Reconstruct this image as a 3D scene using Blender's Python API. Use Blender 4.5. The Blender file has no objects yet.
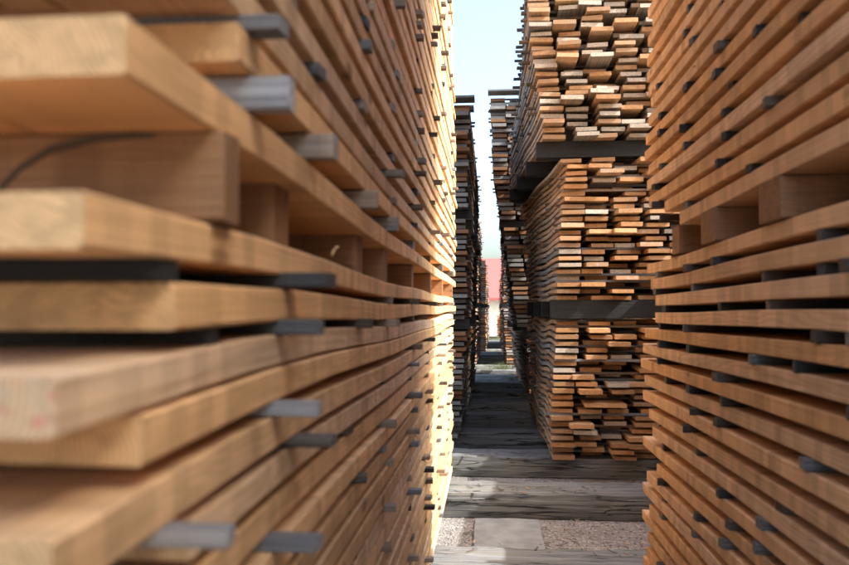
import bpy, math, random
from mathutils import Vector
R = random.Random(7)
sc = bpy.context.scene
COL = sc.collection
rad = math.radians

# ------------------------------------------------------------------ helpers
ONES = ['zeroth','first','second','third','fourth','fifth','sixth','seventh','eighth','ninth','tenth','eleventh','twelfth','thirteenth',
        'fourteenth','fifteenth','sixteenth','seventeenth','eighteenth','nineteenth']
TENS = {2:'twenty',3:'thirty',4:'forty',5:'fifty',6:'sixty'}
def ordw(n):
    if n < 20: return ONES[n]
    t, o = divmod(n, 10)
    if o == 0: return TENS[t][:-1] + 'ieth'
    return TENS[t] + '-' + ONES[o]

def tag(o, label=None, cat=None, group=None, kind=None):
    if label: o['label'] = label
    if cat: o['category'] = cat
    if group: o['group'] = group
    if kind: o['kind'] = kind
    return o

class MB:
    """collects shapes with two vector attributes: bc = coordinates inside the piece of wood, tn = its tone"""
    def __init__(s): s.v=[]; s.f=[]; s.bc=[]; s.tn=[]
    def add(s, v, f, bc, tn):
        n = len(s.v); s.v += v; s.f += [tuple(i+n for i in q) for q in f]; s.bc += bc; s.tn += [tn]*len(v)
    def build(s, name, m, parent=None, smooth=False, loc=None):
        me = bpy.data.meshes.new(name)
        vv = s.v
        if loc is not None: vv = [(a-loc[0], b-loc[1], c-loc[2]) for a,b,c in s.v]
        me.from_pydata(vv, [], s.f)
        for nm, data in (('bc', s.bc), ('tn', s.tn)):
            a = me.attributes.new(nm, 'FLOAT_VECTOR', 'POINT')
            a.data.foreach_set('vector', [c for p in data for c in p])
        me.materials.append(m)
        if smooth: me.polygons.foreach_set('use_smooth', [True]*len(me.polygons))
        o = bpy.data.objects.new(name, me); COL.objects.link(o)
        if loc is not None: o.location = loc
        if parent: o.parent = parent
        return o

def bar(mb, pts, w, t, tn, cham=0.0, skew0=0.0, skew1=0.0, rnd=R, wane=0.0):
    """a board along pts (list of Vector centre points, mostly along +Y), w across X, t in Z; chamfered when cham > 0"""
    hw, ht = w/2, t/2
    if cham > 0:
        c = cham
        prof = [(-hw+c,-ht),(hw-c,-ht),(hw,-ht+c),(hw,ht-c),(hw-c,ht),(-hw+c,ht),(-hw,ht-c),(-hw,-ht+c)]
    else:
        prof = [(-hw,-ht),(hw,-ht),(hw,ht),(-hw,ht)]
    n = len(prof); v=[]; bc=[]; f=[]
    off = (rnd.uniform(0,50), rnd.uniform(-.12,.12), rnd.uniform(-.1,.1))
    L = 0; last = None
    for i, p in enumerate(pts):
        if last is not None: L += (p-last).length
        last = p
        for k,(a,b) in enumerate(prof):
            y = p.y
            if i == 0: y += skew0*a/hw
            if i == len(pts)-1: y += skew1*a/hw
            ja = rnd.uniform(-wane, wane); jb = rnd.uniform(-wane, wane)*.5
            v.append((p.x+a+ja, y, p.z+b+jb)); bc.append((off[0]+L, off[1]+a, off[2]+b))
    for i in range(len(pts)-1):
        for k in range(n):
            k2 = (k+1)%n
            f.append((i*n+k, i*n+k2, (i+1)*n+k2, (i+1)*n+k))
    # end caps: own vertices so that the ends stay crisp
    f.append(tuple(range(n))[::-1]); m=(len(pts)-1)*n
    f.append(tuple(m+k for k in range(n)))
    f = [q[::-1] for q in f]
    mb.add(v, f, bc, tn)

def stick(mb, x0, x1, y, z, wy, tz, tn, rnd=R, tilt=0.0, skewy=0.0):
    """a spacer stick running along X"""
    n = 5; v=[]; bc=[]; f=[]
    c=rnd.uniform(.0012,.003)
    prof = [(-wy/2+c,-tz/2),(wy/2-c,-tz/2),(wy/2,-tz/2+c),(wy/2,tz/2-c),(wy/2-c,tz/2),(-wy/2+c,tz/2),(-wy/2,tz/2-c),(-wy/2,-tz/2+c)]
    off=(rnd.uniform(0,50), rnd.uniform(-.1,.1), rnd.uniform(-.1,.1)); N=len(prof)
    for i in range(n):
        u=i/(n-1); x=x0+(x1-x0)*u
        jx = rnd.uniform(-.006,.006) if wy<.06 else 0; jy=rnd.uniform(-.0012,.0012)
        for a,b in prof:
            v.append((x+jx*(a/wy), y+a+jy+rnd.uniform(-.0007,.0007)+skewy*(u-.5), z+b*(1+rnd.uniform(-.05,.02))+tilt*(u-.5))); bc.append((off[0]+x-x0, off[1]+a, off[2]+b))
    for i in range(n-1):
        for k in range(N):
            k2=(k+1)%N
            f.append((i*N+k,i*N+k2,(i+1)*N+k2,(i+1)*N+k))
    f.append(tuple(range(N))[::-1]); f.append(tuple((n-1)*N+k for k in range(N)))
    mb.add(v,f,bc,tn)

# ------------------------------------------------------------------ materials
def nodes(name):
    m = bpy.data.materials.new(name); m.use_nodes = True
    nt = m.node_tree; nt.nodes.clear()
    out = nt.nodes.new('ShaderNodeOutputMaterial'); b = nt.nodes.new('ShaderNodeBsdfPrincipled')
    nt.links.new(b.outputs[0], out.inputs[0])
    return m, nt, b
def N(nt, t, **kw):
    n = nt.nodes.new('ShaderNode'+t)
    for k, v in kw.items():
        if k.startswith('i_'):
            key = k[2:]; key = int(key) if key.isdigit() else key.replace('_',' ')
            if isinstance(v, bpy.types.NodeSocket): nt.links.new(v, n.inputs[key])
            else: n.inputs[key].default_value = v
        else: setattr(n, k, v)
    return n
def M(nt, op, a, b=None, c=None, clamp=False):
    n = nt.nodes.new('ShaderNodeMath'); n.operation = op; n.use_clamp = clamp
    for i, x in enumerate((a,b,c)):
        if x is None: continue
        if isinstance(x, bpy.types.NodeSocket): nt.links.new(x, n.inputs[i])
        else: n.inputs[i].default_value = x
    return n.outputs[0]
def MIX(nt, fac, a, b, mode='MIX'):
    n = nt.nodes.new('ShaderNodeMix'); n.data_type='RGBA'; n.blend_type=mode; n.clamp_factor=True
    for key, x in ((0,fac),(6,a),(7,b)):
        if isinstance(x, bpy.types.NodeSocket): nt.links.new(x, n.inputs[key])
        elif key==0: n.inputs[0].default_value = x
        else: n.inputs[key].default_value = (*x,1)
    return n.outputs[2]
def RAMP(nt, fac, lo, hi):
    n = nt.nodes.new('ShaderNodeMapRange'); n.interpolation_type='SMOOTHSTEP'
    nt.links.new(fac, n.inputs[0]); n.inputs[1].default_value=lo; n.inputs[2].default_value=hi
    return n.outputs[0]
def MAP(nt, vec, s):
    n = nt.nodes.new('ShaderNodeMapping'); n.inputs['Scale'].default_value = s; nt.links.new(vec, n.inputs[0]); return n.outputs[0]

def wood(name, light, dark, grey, endgrey, rough=.75, bump=.25, axis='y', red=False, fine=1.0, cracks=False, sawk=1.0, e0=.3, endring=.55, endbase=None):
    m, nt, b = nodes(name)
    bc = N(nt,'Attribute', attribute_name='bc').outputs['Vector']
    tn = N(nt,'Attribute', attribute_name='tn').outputs['Vector']
    ts = N(nt,'SeparateXYZ', i_0=tn); weath, warm, brt = ts.outputs
    bs = N(nt,'SeparateXYZ', i_0=bc)
    # growth rings about the log's axis
    nz = N(nt,'TexNoise', i_Vector=MAP(nt, bc, (1.2,9,9)), i_Scale=1.0, i_Detail=3.0).outputs[0]
    d = M(nt,'SUBTRACT', nz, .5)
    rr = M(nt,'SQRT', M(nt,'ADD', M(nt,'POWER', M(nt,'ADD', bs.outputs[1], M(nt,'MULTIPLY', d, .09)), 2.0), M(nt,'POWER', M(nt,'ADD', bs.outputs[2], M(nt,'MULTIPLY', d, .05)), 2.0)))
    ring = M(nt,'SINE', M(nt,'MULTIPLY', rr, 1150.0*fine))
    ring = RAMP(nt, ring, -.4, 1.0)
    streak = N(nt,'TexNoise', i_Vector=MAP(nt, bc, (2.5,160,160)), i_Scale=1.0, i_Detail=5.0).outputs[0]
    blot = N(nt,'TexNoise', i_Vector=MAP(nt, bc, (5,6,6)), i_Scale=1.0, i_Detail=4.0).outputs[0]
    # steps of tone along the length, as the saw and the stickers leave them
    band = N(nt,'TexVoronoi', voronoi_dimensions='1D', i_W=M(nt,'MULTIPLY', bs.outputs[0], 5.5)).outputs['Color']
    band = N(nt,'SeparateColor', i_0=band).outputs[0]
    saw = N(nt,'TexNoise', i_Vector=MAP(nt, bc, (330,6,6)), i_Scale=1.0, i_Detail=2.0).outputs[0]
    col = MIX(nt, warm, light, dark)
    col = MIX(nt, M(nt,'MULTIPLY', ring, .32), col, tuple(c*.62 for c in dark))
    col = MIX(nt, M(nt,'MULTIPLY', RAMP(nt, streak, .42,.7), .35), col, tuple(c*.7 for c in dark))
    v = M(nt,'ADD', M(nt,'MULTIPLY', band, .26), M(nt,'ADD', M(nt,'MULTIPLY', blot, .5), M(nt,'MULTIPLY', saw, .12*sawk)))
    v = M(nt,'ADD', v, .56)
    vc = N(nt,'CombineColor'); 
    for i in range(3): nt.links.new(v, vc.inputs[i])
    col = MIX(nt, 1.0, col, vc.outputs[0], 'MULTIPLY')
    # dark stains where a stick has lain
    st = N(nt,'TexNoise', noise_dimensions='1D', i_W=M(nt,'MULTIPLY', bs.outputs[0], 7.0), i_Scale=1.0, i_Detail=1.0).outputs[0]
    col = MIX(nt, M(nt,'MULTIPLY', RAMP(nt, st, .66,.74), .35), col, tuple(c*.45 for c in dark))
    # knots
    kv = N(nt,'TexVoronoi', i_Vector=MAP(nt, bc, (4.2,9,9)), i_Scale=1.0)
    kc = N(nt,'SeparateColor', i_0=kv.outputs['Color']).outputs[0]
    kd = M(nt,'ADD', kv.outputs['Distance'], M(nt,'MULTIPLY', M(nt,'GREATER_THAN', kc, .5), 1.0))
    knot = M(nt,'SUBTRACT', 1.0, RAMP(nt, kd, .07,.16))
    col = MIX(nt, M(nt,'MULTIPLY', knot, .8), col, (dark[0]*.35, dark[1]*.25, dark[2]*.2))
    # weathering
    wn = N(nt,'TexNoise', i_Vector=MAP(nt, bc, (3,30,30)), i_Scale=1.0, i_Detail=5.0).outputs[0]
    wf = RAMP(nt, M(nt,'ADD', weath, M(nt,'MULTIPLY', M(nt,'SUBTRACT', wn, .5), .9)), .35, .95)
    gs = MIX(nt, RAMP(nt, streak, .35,.7), grey, tuple(c*.45 for c in grey))
    col = MIX(nt, wf, col, gs)
    # cut ends
    g = N(nt,'NewGeometry').outputs['Normal']
    ny = N(nt,'SeparateXYZ', i_0=g).outputs[1 if axis=='y' else 0]
    ie = M(nt,'GREATER_THAN', M(nt,'ABSOLUTE', ny), .75)
    en = N(nt,'TexNoise', i_Vector=MAP(nt, bc, (40,40,60)), i_Scale=1.0, i_Detail=5.0).outputs[0]
    ef = RAMP(nt, M(nt,'ADD', M(nt,'MULTIPLY', weath, 1.2), M(nt,'MULTIPLY', M(nt,'SUBTRACT', en, .5), 1.1)), e0, e0+.55)
    rg_ = M(nt,'MULTIPLY', ring, endring)
    ecol = MIX(nt, .55, col, endbase or dark)
    ecol = MIX(nt, M(nt,'MULTIPLY', RAMP(nt, en, .42,.62), .35), ecol, tuple(c*.4 for c in dark))
    ecol = MIX(nt, rg_, ecol, tuple(c*.55 for c in dark))
    ecol = MIX(nt, ef, ecol, MIX(nt, RAMP(nt, streak,.4,.7), endgrey, tuple(c*.5 for c in endgrey)))
    if red:
        rn = N(nt,'TexNoise', i_Vector=MAP(nt, bc, (20,80,95)), i_Scale=1.0, i_Detail=3.0).outputs[0]
        ecol = MIX(nt, M(nt,'MULTIPLY', RAMP(nt, rn, .47,.60), .6), ecol, (.66,.16,.14))
    col = MIX(nt, ie, col, ecol)
    bc3 = N(nt,'CombineColor')
    for i in range(3): nt.links.new(brt, bc3.inputs[i])
    col = MIX(nt, 1.0, col, bc3.outputs[0], 'MULTIPLY')
    nt.links.new(col, b.inputs['Base Color'])
    b.inputs['Roughness'].default_value = rough
    b.inputs['Specular IOR Level'].default_value = .3
    h = M(nt,'ADD', M(nt,'MULTIPLY', streak, 1.0), M(nt,'MULTIPLY', saw, .5*sawk))
    if cracks:
        ck = N(nt,'TexNoise', i_Vector=MAP(nt, bc, (1.3,26,26)), i_Scale=1.0, i_Detail=4.0, i_Distortion=.6).outputs[0]
        cd = M(nt,'SUBTRACT', 1.0, RAMP(nt, M(nt,'ABSOLUTE', M(nt,'SUBTRACT', ck, .5)), .004, .022))
        cm = N(nt,'TexNoise', i_Vector=MAP(nt, bc, (2.0,6,6)), i_Scale=1.0, i_Detail=2.0).outputs[0]
        cd = M(nt,'MULTIPLY', cd, RAMP(nt, cm, .42,.55))
        pt = N(nt,'TexNoise', i_Vector=MAP(nt, bc, (3,14,14)), i_Scale=1.0, i_Detail=6.0).outputs[0]
        c2 = MIX(nt, M(nt,'MULTIPLY', RAMP(nt, pt, .5,.68), .6), col, (.20,.185,.15))
        c2 = MIX(nt, M(nt,'MULTIPLY', cd, .9), c2, (.012,.011,.010))
        nt.links.new(c2, b.inputs['Base Color'])
        h = M(nt,'SUBTRACT', h, M(nt,'MULTIPLY', cd, 3.0))
    bp = N(nt,'Bump', i_Strength=bump, i_Distance=.004, i_Height=h)
    nt.links.new(bp.outputs[0], b.inputs['Normal'])
    return m

W_FRESH = wood('sawn_pine', (.80,.57,.375), (.73,.43,.195), (.40,.34,.29), (.72,.50,.29), e0=.6)
W_RED   = wood('sawn_pine_with_red_marks', (.80,.57,.375), (.73,.43,.195), (.40,.34,.29), (.74,.56,.38), red=True, e0=.4)
W_MID   = wood('larch', (.60,.44,.29), (.50,.25,.10), (.34,.32,.29), (.55,.48,.40), bump=.4, e0=.42)
W_OLD   = wood('old_board', (.44,.29,.18), (.42,.19,.08), (.22,.21,.195), (.34,.325,.30), bump=.5)
W_STICK = wood('spacer_wood', (.32,.26,.20), (.22,.15,.10), (.20,.205,.215), (.25,.255,.265), axis='x', bump=.6)
W_BEAR  = wood('bearer_wood', (.42,.25,.13), (.30,.15,.07), (.20,.19,.18), (.42,.33,.23), axis='x', bump=.5)
W_SLEEP = wood('weathered_timber', (.15,.14,.125), (.12,.11,.095), (.21,.215,.21), (.12,.115,.11), axis='x', rough=.9, bump=.9, fine=.5, cracks=True, sawk=.0)

def tone(wmin, wmax, rnd=R, b0=.85, b1=1.12, warm=(0,1)):
    return (rnd.uniform(wmin,wmax), rnd.uniform(*warm), rnd.uniform(b0,b1))

# ------------------------------------------------------------------ stacks
rest_new, rest_mid, rest_old = MB(), MB(), MB()      # boards past the three hundred (joined below as one object with three materials)
rest_sticks = MB()
cnt = {'board':0, 'stick':0, 'sliver':0}
G_BOARD = 'boards stacked to dry in the lumber yard'
G_STICK = 'spacer sticks between the board layers'
G_BEAR  = 'square bearers between the bundles'

def board_thing(pts, w, t, tn, mat, label, cham, seed_skew=(0,0), wane=0.0):
    mb = MB(); bar(mb, pts, w, t, tn, cham, seed_skew[0], seed_skew[1], wane=wane)
    o = mb.build('board', mat, loc=tuple(pts[0]))
    tag(o, label, 'board', G_BOARD); cnt['board'] += 1
    return o

class Stack:
    def __init__(s, side, face, yf, yb, wave, w, t, seg, ncol, gap, yj, ybj):
        s.__dict__.update(locals())
    def centre(s, i, z, u, y, rx, shift=0.0):
        xf = s.face(z, u) + s.side*(rx)
        return xf + s.side*(s.w/2 + i*(s.w+s.gap) + shift)
    def pts(s, i, z, y0, y1, rx=0.0, bend=0.0, tip=(0,0), shift=0.0):
        out=[]
        for k in range(s.seg+1):
            y = y0+(y1-y0)*k/s.seg
            u = (y-s.yf)/(s.yb-s.yf)
            uc = min(1.0,max(0.0,u))
            zz = z + s.wave(z,u) + bend*math.sin(u*math.pi*3.0)
            if tip[0] and k==0: zz += tip[0]
            if tip[1] and k==s.seg: zz += tip[1]
            out.append(Vector((s.centre(i,z,uc,y,rx,shift), y, zz)))
        return out

# ---- near left stack -------------------------------------------------
def face_left(z, u): return -(.242 - .012*math.sin(z*2.1) + .012*u)
def wave_l0(z, u): return .007*math.sin(u*7.5+.8+z*1.1)*(1-.5*u) + .005*math.sin(u*17+z*2)*(1-.6*u)
def wave_left(z, u): return wave_l0(z, u) - wave_l0(z, .05)
SL = Stack(-1, face_left, .5, 5.75, wave_left, .165, .036, 14, 6, .012, .05, .1)
# layers: (z of the underside, y of the near end, inset)
left_layers = []
ends_below = [.47,.61,.445,.555,.44,.665,.50,.60,.47,.53,.62,.5,.45,.58,.6,.49,.52,.6,.47,.55,.5,.6,.5]
z = .0425
z_list=[.0415,-.0145,-.069,-.1085,-.163,-.211]
while z_list[-1] > -1.09: z_list.append(z_list[-1]-.0535)
for i, zz in enumerate(z_list): left_layers.append(('below', i+1, zz, ends_below[i%len(ends_below)]))
ends_above = [.515,.745,.56,.62,.5,.7,.55,.48,.66,.52,.6]
za=[.160,.236]
while za[-1] < 3.0: za.append(za[-1]+.0545)
for i, zz in enumerate(za): left_layers.append(('above', i+1, zz, ends_above[i%len(ends_above)]))
look_cycle = ['pale tan','honey coloured','straw coloured','light brown','warm orange']
def look(tn):
    if tn[0] > .55: return 'greyed'
    return ['pale tan','straw coloured','light brown','honey coloured','warm orange'][min(4,int(tn[1]*5))]

def side_stick(S, rows, z, tz, prot, tn_fn, label_fn, indiv_limit, layer_key, wy=(.022,.045), full=True, width=1.0, keep=1.0, exact=False):
    """spacer sticks of one layer; z = underside of the gap; returns nothing"""
    for r, y in enumerate(rows):
        if R.random() > keep: continue
        yy = y if exact else y + R.uniform(-.07,.07)*(1 if y<3 else 1.6)
        u = (yy-S.yf)/(S.yb-S.yf)
        if u < .015 or u > 1.02: continue
        zz = z + tz/2 + S.wave(z, u)
        xf = S.face(z, min(1,max(0,u)))
        p = prot()
        x_in = xf + S.side*width; x_out = xf - S.side*p
        tn = tn_fn()
        lab = label_fn(r, tn)
        w_ = R.uniform(*wy)
        if lab and cnt['stick'] < 300:
            mb=MB(); stick(mb, min(x_in,x_out), max(x_in,x_out), yy, zz, w_, tz-.001, tn, tilt=0)
            o=mb.build('spacer_stick', W_STICK, loc=(x_out, yy, zz)); tag(o, lab, 'stick', G_STICK); cnt['stick']+=1
        else:
            stick(rest_sticks, min(x_in,x_out), max(x_in,x_out), yy, zz, w_, tz-.001, tn)

def stick_tone(): return (R.choice([R.uniform(.0,.4),R.uniform(.35,.7),R.uniform(.6,1)]), R.random(), R.choice([.35,.5,.75,1.0,1.3]))

rows_left = [.57,.94,1.5,1.95,2.6,3.3,4.1,5.05]
OVER = {('below',4):{0:(.575,.05,(.8,.5,1.5))}, ('below',5):{0:(.55,.045,(.8,.5,.35)),1:(.91,.05,(.8,.3,1.5))}, ('below',6):{0:(.60,.05,(.8,.5,1.4)),1:(1.0,.05,(.7,.5,.5))},
        ('below',8):{1:(.92,.05,(.9,.5,1.0))}, ('below',2):{0:(.60,-.01,(.9,.5,.12)),1:(.95,.05,(.9,.5,.3))}, ('below',3):{1:(.93,.045,(.9,.5,.6)),0:(.72,-.01,(.6,.5,.15))},  # recessed sticks toned near black, putting the gap's shade into their colour
        ('above',1):{0:(.80,.035,(.9,.5,1.9)),1:(1.06,.03,(.5,.4,1.6))}, ('above',2):{0:(.78,.03,(.9,.5,1.0))}, ('above',3):{1:(1.1,.0,(.9,.5,.6))}}
def prot_left(): return R.choice([-.01,-.004,.002,.008,.014,.022,.03])
for where, n, zz, ye in left_layers:
    visible = zz < 2.15
    t = SL.t + R.uniform(-.002,.002)
    if zz < .3 and where=='above': t=[.041,.038,.036][n-1]
    for i in range(SL.ncol):
        y1 = SL.yb + R.uniform(-.28,.12)
        y0 = ye if i == 0 else ye + R.uniform(-.02,.16)
        rx = R.uniform(0,.010) if i==0 else 0
        P = SL.pts(i, zz+t/2, y0, y1, rx, R.uniform(-.003,.003), shift=0)
        tn = tone(.0,.34, b0=.82, b1=1.1)
        if R.random()<.2: tn=(R.uniform(.35,.5),tn[1],R.uniform(.75,.95))
        if where=='below' and n==2: tn=(.05,1.0,1.05)
        if (where=='above' and n<=2) or (where=='below' and n in (1,4)): tn=(.05,.85,1.05)
        if i == 0 and visible:
            mat = W_RED if (where=='below' and n==3) else W_FRESH
            lab = f"{look(tn)} edge board, {ordw(n)} {'above' if where=='above' else 'below'} the bearers in the close left stack"
            if where=='below' and n==3: lab = "pale board with red paint marks on its end, third below the left bearers"
            board_thing(P, SL.w, t, tn, mat, lab, .0022, (R.uniform(-.004,.004),0), wane=.0008)
        else:
            bar(rest_new, P, SL.w, t, tn, 0)
    # sticks above this layer
    nxt = [q[2] for q in left_layers if q[2] > zz+.01]
    if where=='below' and n==1: continue
    if not nxt: continue
    gap = min(nxt) - zz - t
    base = zz + t
    def lab(r, tn, where=where, n=n):
        if not visible: return None
        c = 'pale' if tn[2]>1.2 else 'dark' if tn[2]<.6 else 'grey'
        return f"{c} spacer stick, {ordw(r+1)} from the near end, on board {ordw(n)} {where} the left bearers"
    ov = OVER.get((where,n), {})
    for r, yrow in enumerate(rows_left):
        lf = (lambda _, tn, r=r, lab=lab: lab(r, tn))
        if r in ov:
            yy, pr, tnv = ov[r]
            side_stick(SL, [yy], base, gap, lambda: pr, lambda: tnv, lf, 0, None, width=1.0, exact=True)
        elif r == 0: continue
        else: side_stick(SL, [yrow], base, gap, prot_left, stick_tone, lf, 0, None, width=1.0, keep=.45 if (r==1 and visible) else .66 if r<4 else .92)

def bearer(x0, x1, y, z0, z1, wy, tn, label, mat=None):
    mb=MB(); stick(mb, x0, x1, y, (z0+z1)/2, wy, z1-z0, tn)
    # roughen: bearers are only roughly sawn
    o=mb.build('bearer', mat or W_BEAR, loc=(x1, y, z0)); tag(o, label, 'bearer', G_BEAR); return o

zb0, zb1 = .0415+.036, .1595
for k,(y, wy, ins, c) in enumerate([(.712,.05,.000,'pale'),(1.02,.07,.035,'brown'),(1.62,.075,.03,'brown'),(1.95,.07,.02,'brown'),(2.75,.075,.03,'brown'),(3.35,.07,.01,'brown'),(4.2,.07,.01,'brown'),(5.1,.07,.0,'pale')]):
    u=(y-SL.yf)/(SL.yb-SL.yf); wv=SL.wave(.1,u)
    b_ = bearer(-1.3, face_left(.1,u)-ins+.004, y, zb0+wv, zb1+wv, wy, (.1 if k else .3, .6, 1.0), f"{c} square bearer, {ordw(k+1)} from the near end, in the gap of the left stack")
    if k==0: FIRST_BEARER = b_

crk=[]  # curved crack in the bearer's face, built as an added thin dark strip
for px,py in ((-12,200),(0,186),(18,167),(48,149),(90,138),(130,134),(152,134)):
    yf_=.686; ang=math.atan((px-424.5)/800)-rad(4.75); X=yf_*math.tan(ang)
    dep=yf_*math.cos(rad(4.75))-X*math.sin(rad(4.75)); crk.append((X,yf_,(308-py)*dep/800))
mb=MB(); v=[];f=[]
for i,(X,Y,Z) in enumerate(crk):
    h_=.0008+.0028*math.sin(math.pi*(i+.6)/(len(crk)+.4))
    v+=[(X,Y-.0012,Z-h_),(X,Y-.0012,Z+h_),(X,Y+.003,Z+h_),(X,Y+.003,Z-h_)]
for i in range(len(crk)-1):
    for k in range(4):
        f.append((i*4+k,i*4+(k+1)%4,i*4+4+(k+1)%4,i*4+4+k))
f+= [(3,2,1,0),(len(v)-4,len(v)-3,len(v)-2,len(v)-1)]
mb.add(v,f,[(0,0,0)]*len(v),(.2,.9,.4))
first=FIRST_BEARER
o=mb.build('crack_strip', W_STICK); o.parent=first; o.matrix_parent_inverse=__import__('mathutils').Matrix.Translation(-Vector(first.location))

# ---- near right stack ------------------------------------------------
def face_right(z, u): return .588 - .006*math.sin(z*2.5+1) + .004*u
def wave_right(z, u): return .006*math.sin(u*5+z*1.3) - .02*max(0,-z)*(u-.5)
SR = Stack(1, face_right, .42, 3.12, wave_right, .165, .037, 14, 6, .012, .05, .1)
right_layers=[]
zr=.178-.042; n=1
ends_r=[3.12,3.0,2.93,2.95,3.13,3.2,3.24,3.2,3.2,3.12,3.06,3.24,3.0,3.16,3.26,3.14,3.3,3.2,3.22,3.3,3.18,3.25,3.2,3.1]
while zr > -1.14:
    right_layers.append(('below', n, zr, ends_r[(n-1)%len(ends_r)])); n+=1; zr-=.0605
zr=.266; n=1
ends_r2=[2.55,2.75,3.08,3.06,3.05,3.12,3.1,3.05,3.0,3.08,3.12,3.1,3.06,3.02,3.1]
while zr < 3.1:
    right_layers.append(('above', n, zr, ends_r2[n-1] if n<=len(ends_r2) else 3.05+R.uniform(-.08,.08))); n+=1; zr+=.060
rows_right=[.55,.8,1.05,1.3,1.55,1.8,2.1,2.45,2.86]
def prot_right(): return R.choice([-.012,-.006,-.002,.002,.006,.012])
for where, n, zz, ye in right_layers:
    visible = zz < 1.26
    t = SR.t + R.uniform(-.002,.002)
    for i in range(SR.ncol):
        y1 = ye if i==0 else ye - R.uniform(.0,.2)
        P = SR.pts(i, zz+t/2, SR.yf+R.uniform(-.1,.1), y1, R.uniform(0,.010) if i==0 else 0, R.uniform(-.003,.003))
        tn = tone(.0,.3, b0=.90, b1=1.14)
        if R.random()<.2: tn=(R.uniform(.35,.5),tn[1],R.uniform(.75,.95))
        if i==0 and visible:
            lab = f"{look(tn)} edge board, {ordw(n)} {where} the bearers in the close right stack"
            board_thing(P, SR.w, t, tn, W_FRESH, lab, .002, (0,R.uniform(-.012,.012)), wane=.0008)
        else:
            bar(rest_new, P, SR.w, t, tn, 0)
    nxt=[q[2] for q in right_layers if q[2] > zz+.01]
    if (where=='below' and n==1) or not nxt: continue
    gap=min(nxt)-zz-t; base=zz+t
    picks=[r for r in range(len(rows_right)) if r<3 or R.random()<.62]
    for r in picks:
        def lab(_, tn, where=where, n=n, r=r):
            if not visible or r < 3: return None
            c='pale' if tn[2]>1.2 else 'black' if tn[2]<.5 else 'dark'
            return f"{c} spacer stick, {ordw(len(rows_right)-r)} from the far end, on board {ordw(n)} {where} the right bearers"
        side_stick(SR, [rows_right[r]], base, gap, prot_right, lambda: (R.uniform(.3,1),R.random(),R.choice([.2,.25,.35,.5,.9])), lab, 0, None)
for k,(y, wy, ins, c) in enumerate([(2.62,.10,.01,'dark'),(2.2,.14,.0,'brown'),(1.72,.13,.0,'brown'),(1.2,.13,.0,'brown'),(.6,.12,.0,'brown')]):
    u=(y-SR.yf)/(SR.yb-SR.yf); wv=SR.wave(.2,u)
    xf=face_right(.2,u)+ins-.004
    mb=MB(); stick(mb, xf, xf+1.1, y, (.178+.266)/2+wv, wy, .088, (.1,.5,.95))
    o=mb.build('bearer', W_BEAR, loc=(xf,y,.178)); tag(o, f"{c} square bearer, {ordw(k+1)} from the far end, in the gap of the right stack", 'bearer', G_BEAR)

# ---- tall middle stack behind the gap --------------------------------
def lerp(tab, z):
    if z <= tab[0][0]: return tab[0][1]
    for (a,x),(b,y) in zip(tab, tab[1:]):
        if z <= b: return x+(y-x)*(z-a)/(b-a)
    return tab[-1][1]
midF=[(-1.2,.47),(-.9,.44),(-.6,.455),(-.1,.50),(.0,.49),(.5,.51),(1.1,.575),(1.2,.40),(1.35,.39),(1.8,.33),(2.2,.275),(2.6,.26)]
midB=[(-1.2,.42),(-.6,.42),(0,.40),(.6,.38),(1.1,.33),(1.3,.20),(1.8,.22),(2.3,.30),(2.7,.40)]
def face_mid(z,u): return lerp(midF,z)*(1-u)+lerp(midB,z)*u
def wave_mid(z,u):
    a = .022 if z < 0 else .010
    return a*math.sin(u*11+z*1.5+.6)*min(1,u*5+.1) + (.03 if z<-.5 else .0)*(u*u)*(-z-.5)
SM = Stack(1, face_mid, 6.15, 9.1, wave_mid, .176, .031, 12, 6, .032, .1, .1)
mid_layers=[]
def bundle(name, z0, z1, pitch):
    n=int(round((z1-z0)/pitch)); p=(z1-z0)/n
    for k in range(n): mid_layers.append((name, k+1, z0+k*p, p))
bundle('lowest', -1.154, -.085, .0508)
bundle('middle', .062, 1.165, .0508)
bundle('top', 1.285, 2.75, .052)
W_IDX={'lowest':'lowest','middle':'middle','top':'top'}
colw=['corner column','second column','third column','fourth column']
mid_jobs=[]
for name, n, zz, p in mid_layers:
    base_y = {'lowest':6.20,'middle':6.17,'top':6.05}[name]
    drift = .06*math.sin(n*.9)
    for i in range(SM.ncol):
        jit = R.choice([0,0,.03,.06,.1,.2,-.05,-.1]) if i else R.choice([0,0,.02,-.03,.06,-.05])
        if name=='top': jit *= .8
        y0 = base_y + jit + drift*(.5 if i else .2)
        sh = R.uniform(-.045,.05) if i else R.uniform(-.012,.012)
        sh += .02*math.sin(n*.7+i)
        y1 = SM.yb + R.uniform(-.25,.15)
        t = SM.t + R.uniform(-.003,.002)
        P = SM.pts(i, zz+t/2, y0, y1, R.uniform(0,.008) if i==0 else 0, R.uniform(-.002,.002), shift=sh if i else 0)
        if i and i<4 and R.random()<.05: continue
        if name=='top': tn = (R.choice([.2,.45,.7,.9]), R.uniform(0,.6), R.uniform(.65,.95))
        else: tn = (R.choice([.0,.1,.2,.3,.4,.5,.8]), R.random()**.8, R.uniform(.62,1.05))
        width = SM.w*R.uniform(.86,1.02)
        vis = (i<3 or (name=='top' and i<3)) and zz < 2.33
        mid_jobs.append((vis, name, n, i, P, width, t, tn))
for vis, name, n, i, P, width, t, tn in mid_jobs:
    if vis and cnt['board'] < 300:
        l = 'grey weathered' if tn[0]>.5 else look(tn)
        lab = f"{l} board, {colw[i]}, {ordw(n)} layer up, {name} bundle of the tall stack"
        board_thing(P, width, t, tn, W_MID, lab, .0018, (R.uniform(-.012,.012),0), wane=.0012)
    else:
        bar(rest_mid, P, width, t, tn, 0)
rows_mid=[6.32,6.9,7.5,8.1,8.7]
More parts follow.
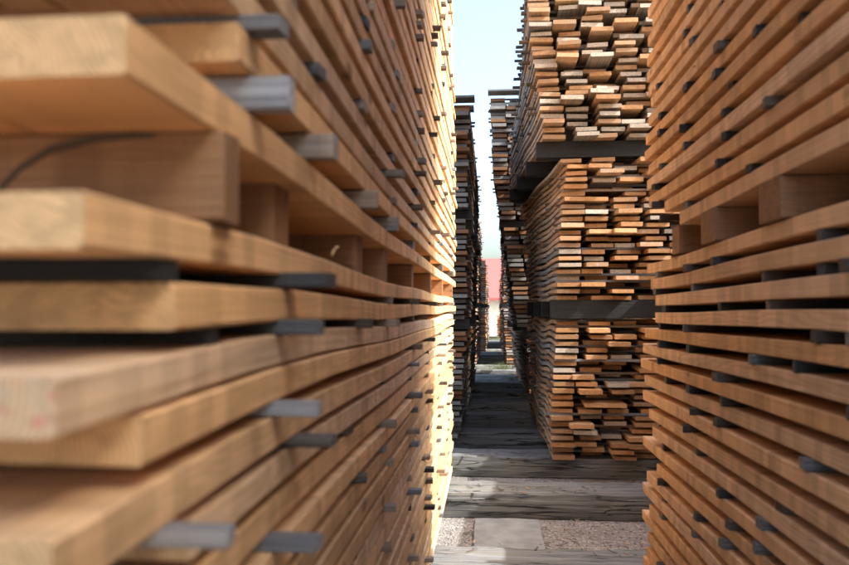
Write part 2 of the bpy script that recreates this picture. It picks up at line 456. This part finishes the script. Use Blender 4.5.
for name, n, zz, p in mid_layers:
    t=SM.t
    if n == max(q[1] for q in mid_layers if q[0]==name): continue
    for r in range(5):
        if R.random()<.25: continue
        def lab(_, tn, n=n, r=r, name=name, zz=zz):
            if zz>2.3: return None
            if r not in (0,1,2) : return None
            return f"{'grey' if tn[2]>.7 else 'dark'} spacer stick, {ordw(r+1)} back, above layer {ordw(n)}, {name} bundle of the tall stack"
        side_stick(SM, [rows_mid[r]], zz+t, p-t, lambda: R.choice([.0,.01,.02,.03,.06 if name=='top' else .02]), lambda:(R.uniform(.4,1),R.random(),R.choice([.4,.6,.9])), lab, 0, None, width=1.15)
DARKB = (.95,.5,.10)  # near-black tone over the whole bearer
for lev,(z0,z1,nm) in enumerate([(-.082,.060,'lower'),(1.158,1.283,'upper')]):
    for k,y in enumerate([6.27,7.1,7.9,8.7]):
        u=(y-SM.yf)/(SM.yb-SM.yf); xf=min(face_mid(z0,u),face_mid(z1+.03,u))-(.03 if k==0 else .02)
        wv=SM.wave((z0+z1)/2,u)*.6
        mb=MB(); stick(mb, xf, xf+1.3, y, (z0+z1)/2+wv*0, .15, z1-z0-.002, DARKB)
        o=mb.build('bearer', W_STICK, loc=(xf,y,z0)); tag(o, f"thick near-black bearer, {ordw(k+1)} back, in the {nm} gap of the tall stack", 'bearer', G_BEAR)

# ---- stacks farther down the aisle (their boards lie past the three hundred) ----
def far_stack(side, F, B, yf, yb, z1, gaps, w, t, pitch, tones, ncol=4, lean=0, amp=.015, ybase=-1.154, rowsn=5, yj=.09, mb=None):
    mb = mb or rest_old
    fn = lambda z,u: lerp(F,z)*(1-u)+lerp(B,z)*u
    wv = lambda z,u: amp*math.sin(u*9+z*2)
    BJ = .1 if yb==6.8 else .2
    S = Stack(side, fn, yf, yb, wv, w, t, 8, ncol, .02, .1, .1)
    z=ybase; k=0
    rows=[yf+.15+(yb-yf-.3)*r/(rowsn-1) for r in range(rowsn)]
    while z < z1:
        g=[b for a,b in gaps if a <= z < b]
        if g:
            for r in rows[::2]+[rows[-1]]:
                u=(r-yf)/(yb-yf); xf=fn(z,u)-side*.02
                stick(rest_sticks, min(xf,xf+side*.9), max(xf,xf+side*.9), r, (z+g[0])/2, .12, g[0]-z-.003, (.95,.5,.25))
            z=g[0]; continue
        for i in range(ncol):
            tn=tones()
            P=S.pts(i, z+t/2, yf+R.uniform(-yj,yj), yb+R.uniform(-BJ,BJ), R.uniform(0,.03) if i==0 else 0, R.uniform(-.003,.003), shift=R.uniform(-.02,.02) if i else 0)
            bar(mb, P, w*R.uniform(.85,1), t, tn, 0)
        for r in rows:
            if R.random()<.25: continue
            yy=r+R.uniform(-.1,.1); u=(yy-yf)/(yb-yf); xf=fn(z,u)-side*R.choice([-.02,0,.01,.03]); wv_=wv(z,u)
            stick(rest_sticks, min(xf,xf+side*.8), max(xf,xf+side*.8), yy, z+t+(pitch-t)/2+wv_, .035, pitch-t-.001, (R.uniform(.4,1),R.random(),R.choice([.4,.6,.9,1.2])))
        z+=pitch; k+=1
    return S
def t_dark(): return (R.choice([.2,.3,.75,.9,1]), R.random(), R.uniform(.6,1.1))
def t_midd(): return (R.choice([0,.2,.5,.75,.95]), R.random(), R.uniform(.7,1.2))
def t_warm(): return (R.choice([0,.1,.2,.5,.8]), R.random(), R.uniform(.8,1.4))
# unseen low pile beyond the close right stack, added to shade the gap floor
far_stack(1, [(-1.2,1.86),(2,1.86)], [(-1.2,1.86),(2,1.86)], 3.45, 6.8, .62, [], .17, .036, .056, t_midd, ncol=6)
far_stack(1, [(-1.2,1.9),(2,1.9)], [(-1.2,1.9),(2,1.9)], -.6, 3.3, .62, [], .17, .036, .056, t_midd, ncol=5)  # unseen pile added to close light leaks through the right stack
# unseen stack behind the viewer's right shoulder, added to block the sun
far_stack(1, [(-1.2,2.5),(3,2.5)], [(-1.2,2.5),(3,2.5)], -4.2, 1.0, 3.0, [(0,.12)], .17, .036, .056, t_midd, ncol=5)
# beyond the near left stack
far_stack(-1, [(-1.2,-.27),(0,-.205),(1,-.2),(1.9,-.17)], [(-1.2,-.24),(0,-.2),(1.9,-.17)], 7.3, 12.6, 1.88, [(-.22,-.1),(.8,.9)], .16, .032, .048, t_dark)
far_stack(-1, [(-1.2,-.3),(.6,-.26),(2,-.25)], [(-1.2,-.26),(2,-.2)], 14.6, 19.8, 1.85, [(0,.12)], .17, .032, .052, t_midd)
far_stack(-1, [(-1.2,-.12),(2,-.11)], [(-1.2,-.11),(2,-.10)], 21.5, 26.5, 1.25, [(0,.12)], .17, .034, .056, t_warm)
far_stack(-1, [(-1.2,-.09),(2,-.09)], [(-1.2,-.08),(2,-.08)], 29, 34, .9, [(0,.12)], .17, .034, .058, t_warm)
# beyond the tall middle stack
far_stack(1, [(-1.2,.46),(-.35,.40),(-.3,.30),(.2,.24),(.6,.17),(1.1,.10),(1.6,.01),(2.3,-.02),(2.6,-.01)], [(-1.2,.42),(-.3,.30),(.2,.26),(1.1,.2),(2.6,.10)], 9.6, 14.6, 2.55, [(-.35,-.22),(.95,1.05)], .19, .036, .054, t_dark)
far_stack(1, [(-1.2,.30),(0,.23),(2,.25)], [(-1.2,.26),(2,.26)], 16.4, 21.4, 1.9, [(0,.12)], .17, .034, .055, t_midd)
far_stack(1, [(-1.2,.30),(0,.26),(1,.26)], [(-1.2,.30),(1,.30)], 23, 28, .9, [(0,.12)], .17, .034, .058, t_warm)
far_stack(1, [(-1.2,.22),(0,.22),(1,.22)], [(-1.2,.3),(1,.3)], 31, 35, -.35, [], .2, .034, .06, t_warm)

# cap boards lying loose across the tops of the two far stacks
def cross_cap(x0,x1,y,z,w,lab,tilt=0):
    mb=MB(); stick(mb, x0,x1,y,z,w,.024,(.9,.3,.9),tilt=tilt)
    o=mb.build('cover_board', W_STICK, loc=(x0,y,z)); tag(o, lab, 'board', 'cover boards on the far stacks')
cross_cap(-1.0,-.145,7.33,1.925,.2,'grey cover board jutting over the top of the dark far left stack')
cross_cap(-.9,-.16,7.7,1.927,.2,'second grey cover board, just behind the front one, on the dark far left stack',0)
cross_cap(-.03,.8,9.62,2.60,.22,'grey cover board on top of the leaning stack past the tall one',.0)

# the rest of the boards: one object, three woods
def join_rest(name, parts, label, cat):
    me = bpy.data.meshes.new(name); v=[];f=[];bc=[];tn=[];mi=[]
    for k,(mb,mat) in enumerate(parts):
        n=len(v); v+=mb.v; f+=[tuple(i+n for i in q) for q in mb.f]; bc+=mb.bc; tn+=mb.tn; mi+=[k]*len(mb.f); me.materials.append(mat)
    me.from_pydata(v,[],f)
    for nm,data in (('bc',bc),('tn',tn)):
        a=me.attributes.new(nm,'FLOAT_VECTOR','POINT'); a.data.foreach_set('vector',[c for p in data for c in p])
    me.polygons.foreach_set('material_index', mi)
    o=bpy.data.objects.new(name,me); COL.objects.link(o); tag(o,label,cat,kind='stuff'); return o
join_rest('stacked_boards', [(rest_new,W_FRESH),(rest_mid,W_MID),(rest_old,W_OLD)], 'inner boards and dark weathered boards of the stacks farther down the aisle', 'boards')
join_rest('spacer_sticks', [(rest_sticks,W_STICK)], 'small far off spacer sticks poking out of the farther stacks', 'sticks')

# splinters on the board edges
W_SPL=W_FRESH
def splinter(x,y,z,dx,dy,dz,lab):
    mb=MB(); p=Vector((x,y,z)); d=Vector((dx,dy,dz)); s=Vector((0,.003,.0)); s2=Vector((0,0,.004))
    q=p+d*.55+Vector((0,0,.004))
    v=[tuple(p-s-s2),tuple(p+s-s2),tuple(p+s+s2),tuple(p-s+s2),tuple(q-s*.8-s2*.6),tuple(q+s*.8-s2*.6),tuple(q+s*.8+s2*.6),tuple(q-s*.8+s2*.6),tuple(p+d)]
    f=[(0,3,2,1),(0,1,5,4),(1,2,6,5),(2,3,7,6),(3,0,4,7),(4,5,8),(5,6,8),(6,7,8),(7,4,8)]
    mb.add(v,f,[(a*3,b,c) for a,b,c in v],(.05,.2,1.1)); o=mb.build('splinter',W_SPL,loc=(x,y,z)); tag(o,lab,'splinter','splinters torn from the sawn edges')
splinter(-.243,1.21,.083,.011,.008,.012,'pale splinter standing on the board under the left bearers')
splinter(.59,2.35,.70,-.02,-.03,-.02,'pale splinter high on the edge of the close right stack')
splinter(.59,1.62,.62,-.02,-.02,.012,'pale splinter on a right stack board above the bearers, nearer than the high one')
splinter(.59,1.95,-.62,-.015,-.02,-.03,'thin splinter hanging low on the edge of the close right stack')

# ------------------------------------------------------------------ ground
m,nt,b = nodes('gravel')
tc=N(nt,'TexCoord').outputs['Object']
vo=N(nt,'TexVoronoi', i_Vector=tc, i_Scale=85.0)
vc=N(nt,'SeparateColor', i_0=vo.outputs['Color']).outputs
n1=N(nt,'TexNoise', i_Vector=tc, i_Scale=1.6, i_Detail=6.0).outputs[0]
c=MIX(nt, vc[0], (.29,.25,.23), (.20,.19,.185)); c=MIX(nt, M(nt,'MULTIPLY', M(nt,'GREATER_THAN', vc[1], .78),.8), c, (.44,.41,.37))
c=MIX(nt, M(nt,'MULTIPLY', RAMP(nt,n1,.45,.7),.5), c, (.13,.11,.085))
nt.links.new(c,b.inputs['Base Color']); b.inputs['Roughness'].default_value=.95
bp=N(nt,'Bump', i_Strength=.9, i_Distance=.01, i_Height=M(nt,'SUBTRACT',1.0,vo.outputs['Distance'])); nt.links.new(bp.outputs[0],b.inputs['Normal'])
GRAVEL=m
GZ=-1.325
me=bpy.data.meshes.new('ground'); me.from_pydata([(-1500,-1500,GZ),(1500,-1500,GZ),(1500,1500,GZ),(-1500,1500,GZ)],[],[(0,1,2,3)]); me.materials.append(GRAVEL)
o=bpy.data.objects.new('ground',me); COL.objects.link(o); tag(o,kind='structure')

def simple(name, col, rough=.9, noise=.3, scale=12, bump=.4, metallic=0):
    m,nt,b=nodes(name); tc=N(nt,'TexCoord').outputs['Object']
    n=N(nt,'TexNoise', i_Vector=tc, i_Scale=float(scale), i_Detail=8.0).outputs[0]
    c=MIX(nt, RAMP(nt,n,.3,.7), tuple(x*(1-noise) for x in col), tuple(min(1,x*(1+noise*.6)) for x in col))
    nt.links.new(c,b.inputs['Base Color']); b.inputs['Roughness'].default_value=rough
    n2=N(nt,'TexNoise', i_Vector=tc, i_Scale=float(scale*6), i_Detail=6.0).outputs[0]
    bp=N(nt,'Bump', i_Strength=bump, i_Distance=.005, i_Height=n2); nt.links.new(bp.outputs[0],b.inputs['Normal']); return m
CONC=simple('concrete',(.24,.25,.255),.9,.2,9)
STONE=simple('pebble_stone',(.30,.27,.25),.9,.4,40)
GRASSM=simple('grass_blade',(.09,.12,.04),.8,.4,30)

# loose gravel stones (uncountable)
mb=MB(); rg=random.Random(3)
for k in range(5200):
    y=rg.uniform(3.6,6.2) if k<4300 else rg.uniform(6.2,9); x=rg.uniform(-.35,1.6); r=rg.uniform(.003,.011)
    vs=[];a0=rg.uniform(0,6)
    for a,bb,cc in ((1,0,0),(-1,0,0),(0,1,0),(0,-1,0),(0,0,1),(0,0,-1)):
        q=rg.uniform(.6,1.1)*r; ca,sa=math.cos(a0),math.sin(a0)
        vs.append((x+(a*ca-bb*sa)*q, y+(a*sa+bb*ca)*q, GZ+r*.35+cc*q*.7))
    mb.add(vs,[(0,2,4),(2,1,4),(1,3,4),(3,0,4),(2,0,5),(1,2,5),(3,1,5),(0,3,5)],[(0,0,0)]*6,(0,0,0))
o=mb.build('gravel',STONE); tag(o,'loose pinkish grey gravel stones between the timbers','gravel',kind='stuff')
# pebbles share a few tones
mb=MB()
def tuft(cx,cy,n,h,rx,ry):
    for k in range(n):
        x=cx+rg.gauss(0,rx); y=cy+rg.gauss(0,ry); a=rg.uniform(0,6.28); hh=h*rg.uniform(.4,1); w=.003; l=hh*.5
        d=(math.cos(a),math.sin(a)); p=(-d[1]*w,d[0]*w)
        vs=[(x-p[0],y-p[1],GZ),(x+p[0],y+p[1],GZ),(x+p[0]*.7+d[0]*l*.3,y+p[1]*.7+d[1]*l*.3,GZ+hh*.6),(x-p[0]*.7+d[0]*l*.3,y-p[1]*.7+d[1]*l*.3,GZ+hh*.6),(x+d[0]*l,y+d[1]*l,GZ+hh)]
        mb.add(vs,[(0,1,2,3),(3,2,4)],[(0,0,0)]*5,(0,0,0))
tuft(0,8.1,500,.10,.16,.06); tuft(.2,15.6,500,.3,.1,.1); tuft(.4,14.0,300,.25,.1,.1); tuft(.2,5.8,150,.06,.25,.05); tuft(.1,30,900,.35,.5,.3)
o=mb.build('grass',GRASSM); tag(o,'sparse green weeds growing up between the timbers','grass',kind='stuff')

mb=MB()
for k in range(260):
    on=rg.random()<.35; ti=rg.choice([0,1,2]); 
    y=3.8+1.243*ti+rg.uniform(.02,.26) if on else rg.uniform(3.9,6.2)
    x=rg.uniform(-.22,.75); z0=-1.152 if on else GZ+.012
    l=rg.uniform(.006,.028); w_=rg.uniform(.002,.006); a=rg.uniform(0,6.28); ca,sa=math.cos(a),math.sin(a); h_=.0015
    q=[(-l,-w_),(l*.9,-w_*.6),(l,w_*.7),(-l*.8,w_)]
    vs=[(x+p*ca-r*sa,y+p*sa+r*ca,z0+dz+p*.15) for dz in (0,h_*2) for p,r in q]
    mb.add(vs,[(3,2,1,0),(4,5,6,7),(0,1,5,4),(1,2,6,5),(2,3,7,6),(3,0,4,7)],[(k*.1,0,0)]*8,(rg.choice([.5,.8,1]),rg.random()*.6,rg.uniform(.5,.9)))
o=mb.build('wood_chips',W_OLD); tag(o,'scattered wood chips and splinters on the gravel and timbers','wood chips',kind='stuff')

# paving slab on the gravel
def rough_box(name, x0,x1,y0,y1,z0,z1, mat, nx,ny,nz, j, tn=None, loc=None, ch=.0):
    """a closed subdivided box with worn, uneven faces"""
    r=random.Random(hash((round(x0,2),round(y0,2)))&0xffff)
    idx={}; v=[]; f=[]; bc=[]
    off=(r.uniform(0,40), r.uniform(.0,.1), r.uniform(-.1,.1))
    def P(i,jj,k):
        key=(i,jj,k)
        if key not in idx:
            x=x0+(x1-x0)*i/nx; y=y0+(y1-y0)*jj/ny; zz=z0+(z1-z0)*k/nz
            e=sum((jj in (0,ny), k in (0,nz), i in (0,nx)))
            s=j*(1.3 if e>1 else 1)
            dx,dy,dz=[r.uniform(-s,s) for _ in range(3)]
            if e>1:
                if jj in (0,ny): dy += (ch if jj==0 else -ch)
                if k in (0,nz): dz += (ch if k==0 else -ch)
            idx[key]=len(v); v.append((x+dx,y+dy,zz+dz)); bc.append((off[0]+x-x0, off[1]+y-y0, off[2]+zz-z0))
        return idx[key]
    for i in range(nx):
        for jj in range(ny):
            f.append((P(i,jj,0),P(i,jj+1,0),P(i+1,jj+1,0),P(i+1,jj,0))); f.append((P(i,jj,nz),P(i+1,jj,nz),P(i+1,jj+1,nz),P(i,jj+1,nz)))
        for k in range(nz):
            f.append((P(i,0,k),P(i+1,0,k),P(i+1,0,k+1),P(i,0,k+1))); f.append((P(i,ny,k),P(i,ny,k+1),P(i+1,ny,k+1),P(i+1,ny,k)))
    for jj in range(ny):
        for k in range(nz):
            f.append((P(0,jj,k),P(0,jj,k+1),P(0,jj+1,k+1),P(0,jj+1,k))); f.append((P(nx,jj,k),P(nx,jj+1,k),P(nx,jj+1,k+1),P(nx,jj,k+1)))
    mb=MB(); mb.add(v,f,bc,tn or (.5,.5,1))
    return mb.build(name, mat, loc=loc or (x0,y0,z0))
o=rough_box('paving_slab', -.10,.29,4.29,5.05, GZ-.03, GZ+.022, CONC, 6,6,1,.002, ch=.004)
tag(o,'pale grey concrete slab lying in the gravel between the two closest timbers','slab')

# timbers across the yard
for k in range(-4, 24):
    y=3.83+1.25*k if k else 3.59; 
    tnv=(R.uniform(.8,1), R.random(), R.uniform(.85,1.15)) if k not in (8,) else (1,.5,2.0)  # one far timber gets a brighter tone: sunlight from the gap put into its colour
    o=rough_box('timber', -2.2+R.uniform(-.2,.2), 3.2+R.uniform(-.2,.2), y+R.uniform(-.01,.01), y+(.385 if k<3 else .26)+R.uniform(-.01,.02), GZ-.005, -1.1565+R.uniform(-.004,0), W_SLEEP, 60, 4, 3, .0035, tn=tnv, ch=.010)
    if k<0: lab=f"weathered square timber under the close stacks, {ordw(-k)} one behind the closest in view"
    elif k==0: lab="cracked grey square timber, closest one crossing the aisle"
    elif k==1: lab="cracked grey square timber, second across the aisle, beyond the paving slab"
    elif k==2: lab="dark square timber under the front of the tall stack, third across the aisle"
    else: lab=f"dark square timber, {ordw(k+1)} one across the aisle"
    tag(o,lab,'timber','square timbers laid across the yard')

# ------------------------------------------------------------------ house far behind
CREAM=simple('cream_render',(.68,.64,.52),.9,.08,3,.2)
m,nt,b=nodes('red_tile'); tc=N(nt,'TexCoord').outputs['Object']
wv=N(nt,'TexWave', i_Vector=MAP(nt,tc,(1,1,1)), i_Scale=1.2, i_Distortion=.3).outputs['Color']
n1=N(nt,'TexNoise', i_Vector=tc, i_Scale=6.0, i_Detail=5.0).outputs[0]
c=MIX(nt, n1, (.38,.09,.08), (.29,.07,.06)); nt.links.new(c,b.inputs['Base Color']); b.inputs['Roughness'].default_value=.75
bp=N(nt,'Bump', i_Strength=.03, i_Distance=.02, i_Height=N(nt,'RGBToBW',i_0=wv).outputs[0]); nt.links.new(bp.outputs[0],b.inputs['Normal']); TILE=m
FRAME=simple('window_frame_paint',(.75,.75,.72),.6,.05,5)
GLASS,nt,b=nodes('window_glass'); b.inputs['Base Color'].default_value=(.05,.06,.07,1); b.inputs['Roughness'].default_value=.08
DOORM=simple('brown_door',(.16,.09,.05),.7,.2,6)
hx,hy=-5.0,46.0; HW,HD=13.0,8.0
root=bpy.data.objects.new('house',None); COL.objects.link(root); root.location=(hx,hy,GZ)
tag(root,'cream walled house with a red roof closing the far end of the aisle','house')
def part(name, v, f, mat, parent=root):
    me=bpy.data.meshes.new(name); me.from_pydata(v,[],f); me.materials.append(mat)
    o=bpy.data.objects.new(name,me); COL.objects.link(o); o.parent=parent; return o
def boxvf(x0,x1,y0,y1,z0,z1):
    v=[(x,y,z) for x in (x0,x1) for y in (y0,y1) for z in (z0,z1)]
    return v,[(0,1,3,2),(4,6,7,5),(0,4,5,1),(2,3,7,6),(0,2,6,4),(1,5,7,3)]
WH=2.05
v,f=boxvf(0,HW,0,HD,0,WH)
v+= [(0,HD/2,WH+2.2),(HW,HD/2,WH+2.2)]; f=[q for q in f if q!=(1,5,7,3)]+[(1,3,8),(5,9,7)]
part('wall',v,f,CREAM)
e=.5; rz=WH+2.25; ez=WH-.15
rv=[(-.4,-e,ez),(HW+.4,-e,ez),(HW+.4,HD/2,rz+.12),(-.4,HD/2,rz+.12),(-.4,HD+e,ez),(HW+.4,HD+e,ez),
    (-.4,-e,ez-.14),(HW+.4,-e,ez-.14),(HW+.4,HD/2,rz-.04),(-.4,HD/2,rz-.04),(-.4,HD+e,ez-.14),(HW+.4,HD+e,ez-.14)]
part('roof',rv,[(0,1,2,3),(3,2,5,4),(7,6,9,8),(8,9,10,11),(0,6,7,1),(5,11,10,4),(0,3,9,6),(3,4,10,9),(1,7,8,2),(2,8,11,5)],TILE)
for wx in (1.2,3.3,7.3,9.6,11.4):
    v,f=boxvf(wx-.06,wx+.96,-.05,.06,.75,1.75); w_=part('window',v,f,FRAME)
    v,f=boxvf(wx,wx+.43,-.056,-.03,.81,1.69); part('pane',v,f,GLASS,w_)
    v,f=boxvf(wx+.47,wx+.9,-.056,-.03,.81,1.69); part('pane',v,f,GLASS,w_)
v,f=boxvf(6.0,6.95,-.05,.06,0,1.9); part('door',v,f,DOORM)

# ------------------------------------------------------------------ light, sky, camera
EL, AZ = 42.0, 18.0          # the sun stands over +X, turned AZ degrees towards -Y
sd=Vector((math.cos(rad(EL))*math.cos(rad(AZ)), -math.cos(rad(EL))*math.sin(rad(AZ)), math.sin(rad(EL))))
L=bpy.data.lights.new('sun','SUN'); L.energy=2.0; L.angle=rad(.53); L.color=(1,.98,.95)
lo=bpy.data.objects.new('sun',L); COL.objects.link(lo); lo.rotation_euler=(-sd).to_track_quat('-Z','Y').to_euler()
w=bpy.data.worlds.new('World'); sc.world=w; w.use_nodes=True; nt=w.node_tree
bg=nt.nodes['Background']; sky=nt.nodes.new('ShaderNodeTexSky'); sky.sky_type='NISHITA'; sky.sun_disc=False
sky.sun_elevation=rad(EL); sky.sun_rotation=rad(90+AZ); sky.air_density=1.0; sky.dust_density=5.2; sky.ozone_density=1.0
nt.links.new(MIX(nt,1.0,sky.outputs[0],(.89,.945,.945),'MULTIPLY'),bg.inputs[0]); bg.inputs[1].default_value=.14

cam=bpy.data.cameras.new('camera'); co=bpy.data.objects.new('camera',cam); COL.objects.link(co); sc.camera=co
cam.sensor_width=36; cam.lens=36*800/849; cam.clip_start=.02; cam.clip_end=5000
co.location=(0,0,0); co.rotation_euler=(rad(90+1.83),0,rad(4.75))
cam.dof.use_dof=True; cam.dof.focus_distance=6.2; cam.dof.aperture_fstop=4.4; cam.dof.aperture_blades=0

sc.view_settings.view_transform='Standard'; sc.view_settings.look='None'; sc.view_settings.gamma=1; sc.view_settings.exposure=2.2
try: sc.view_settings.use_curve_mapping=False
except Exception: pass
sc.render.engine='CYCLES'; sc.cycles.use_denoising=True; sc.cycles.max_bounces=10; sc.cycles.diffuse_bounces=6
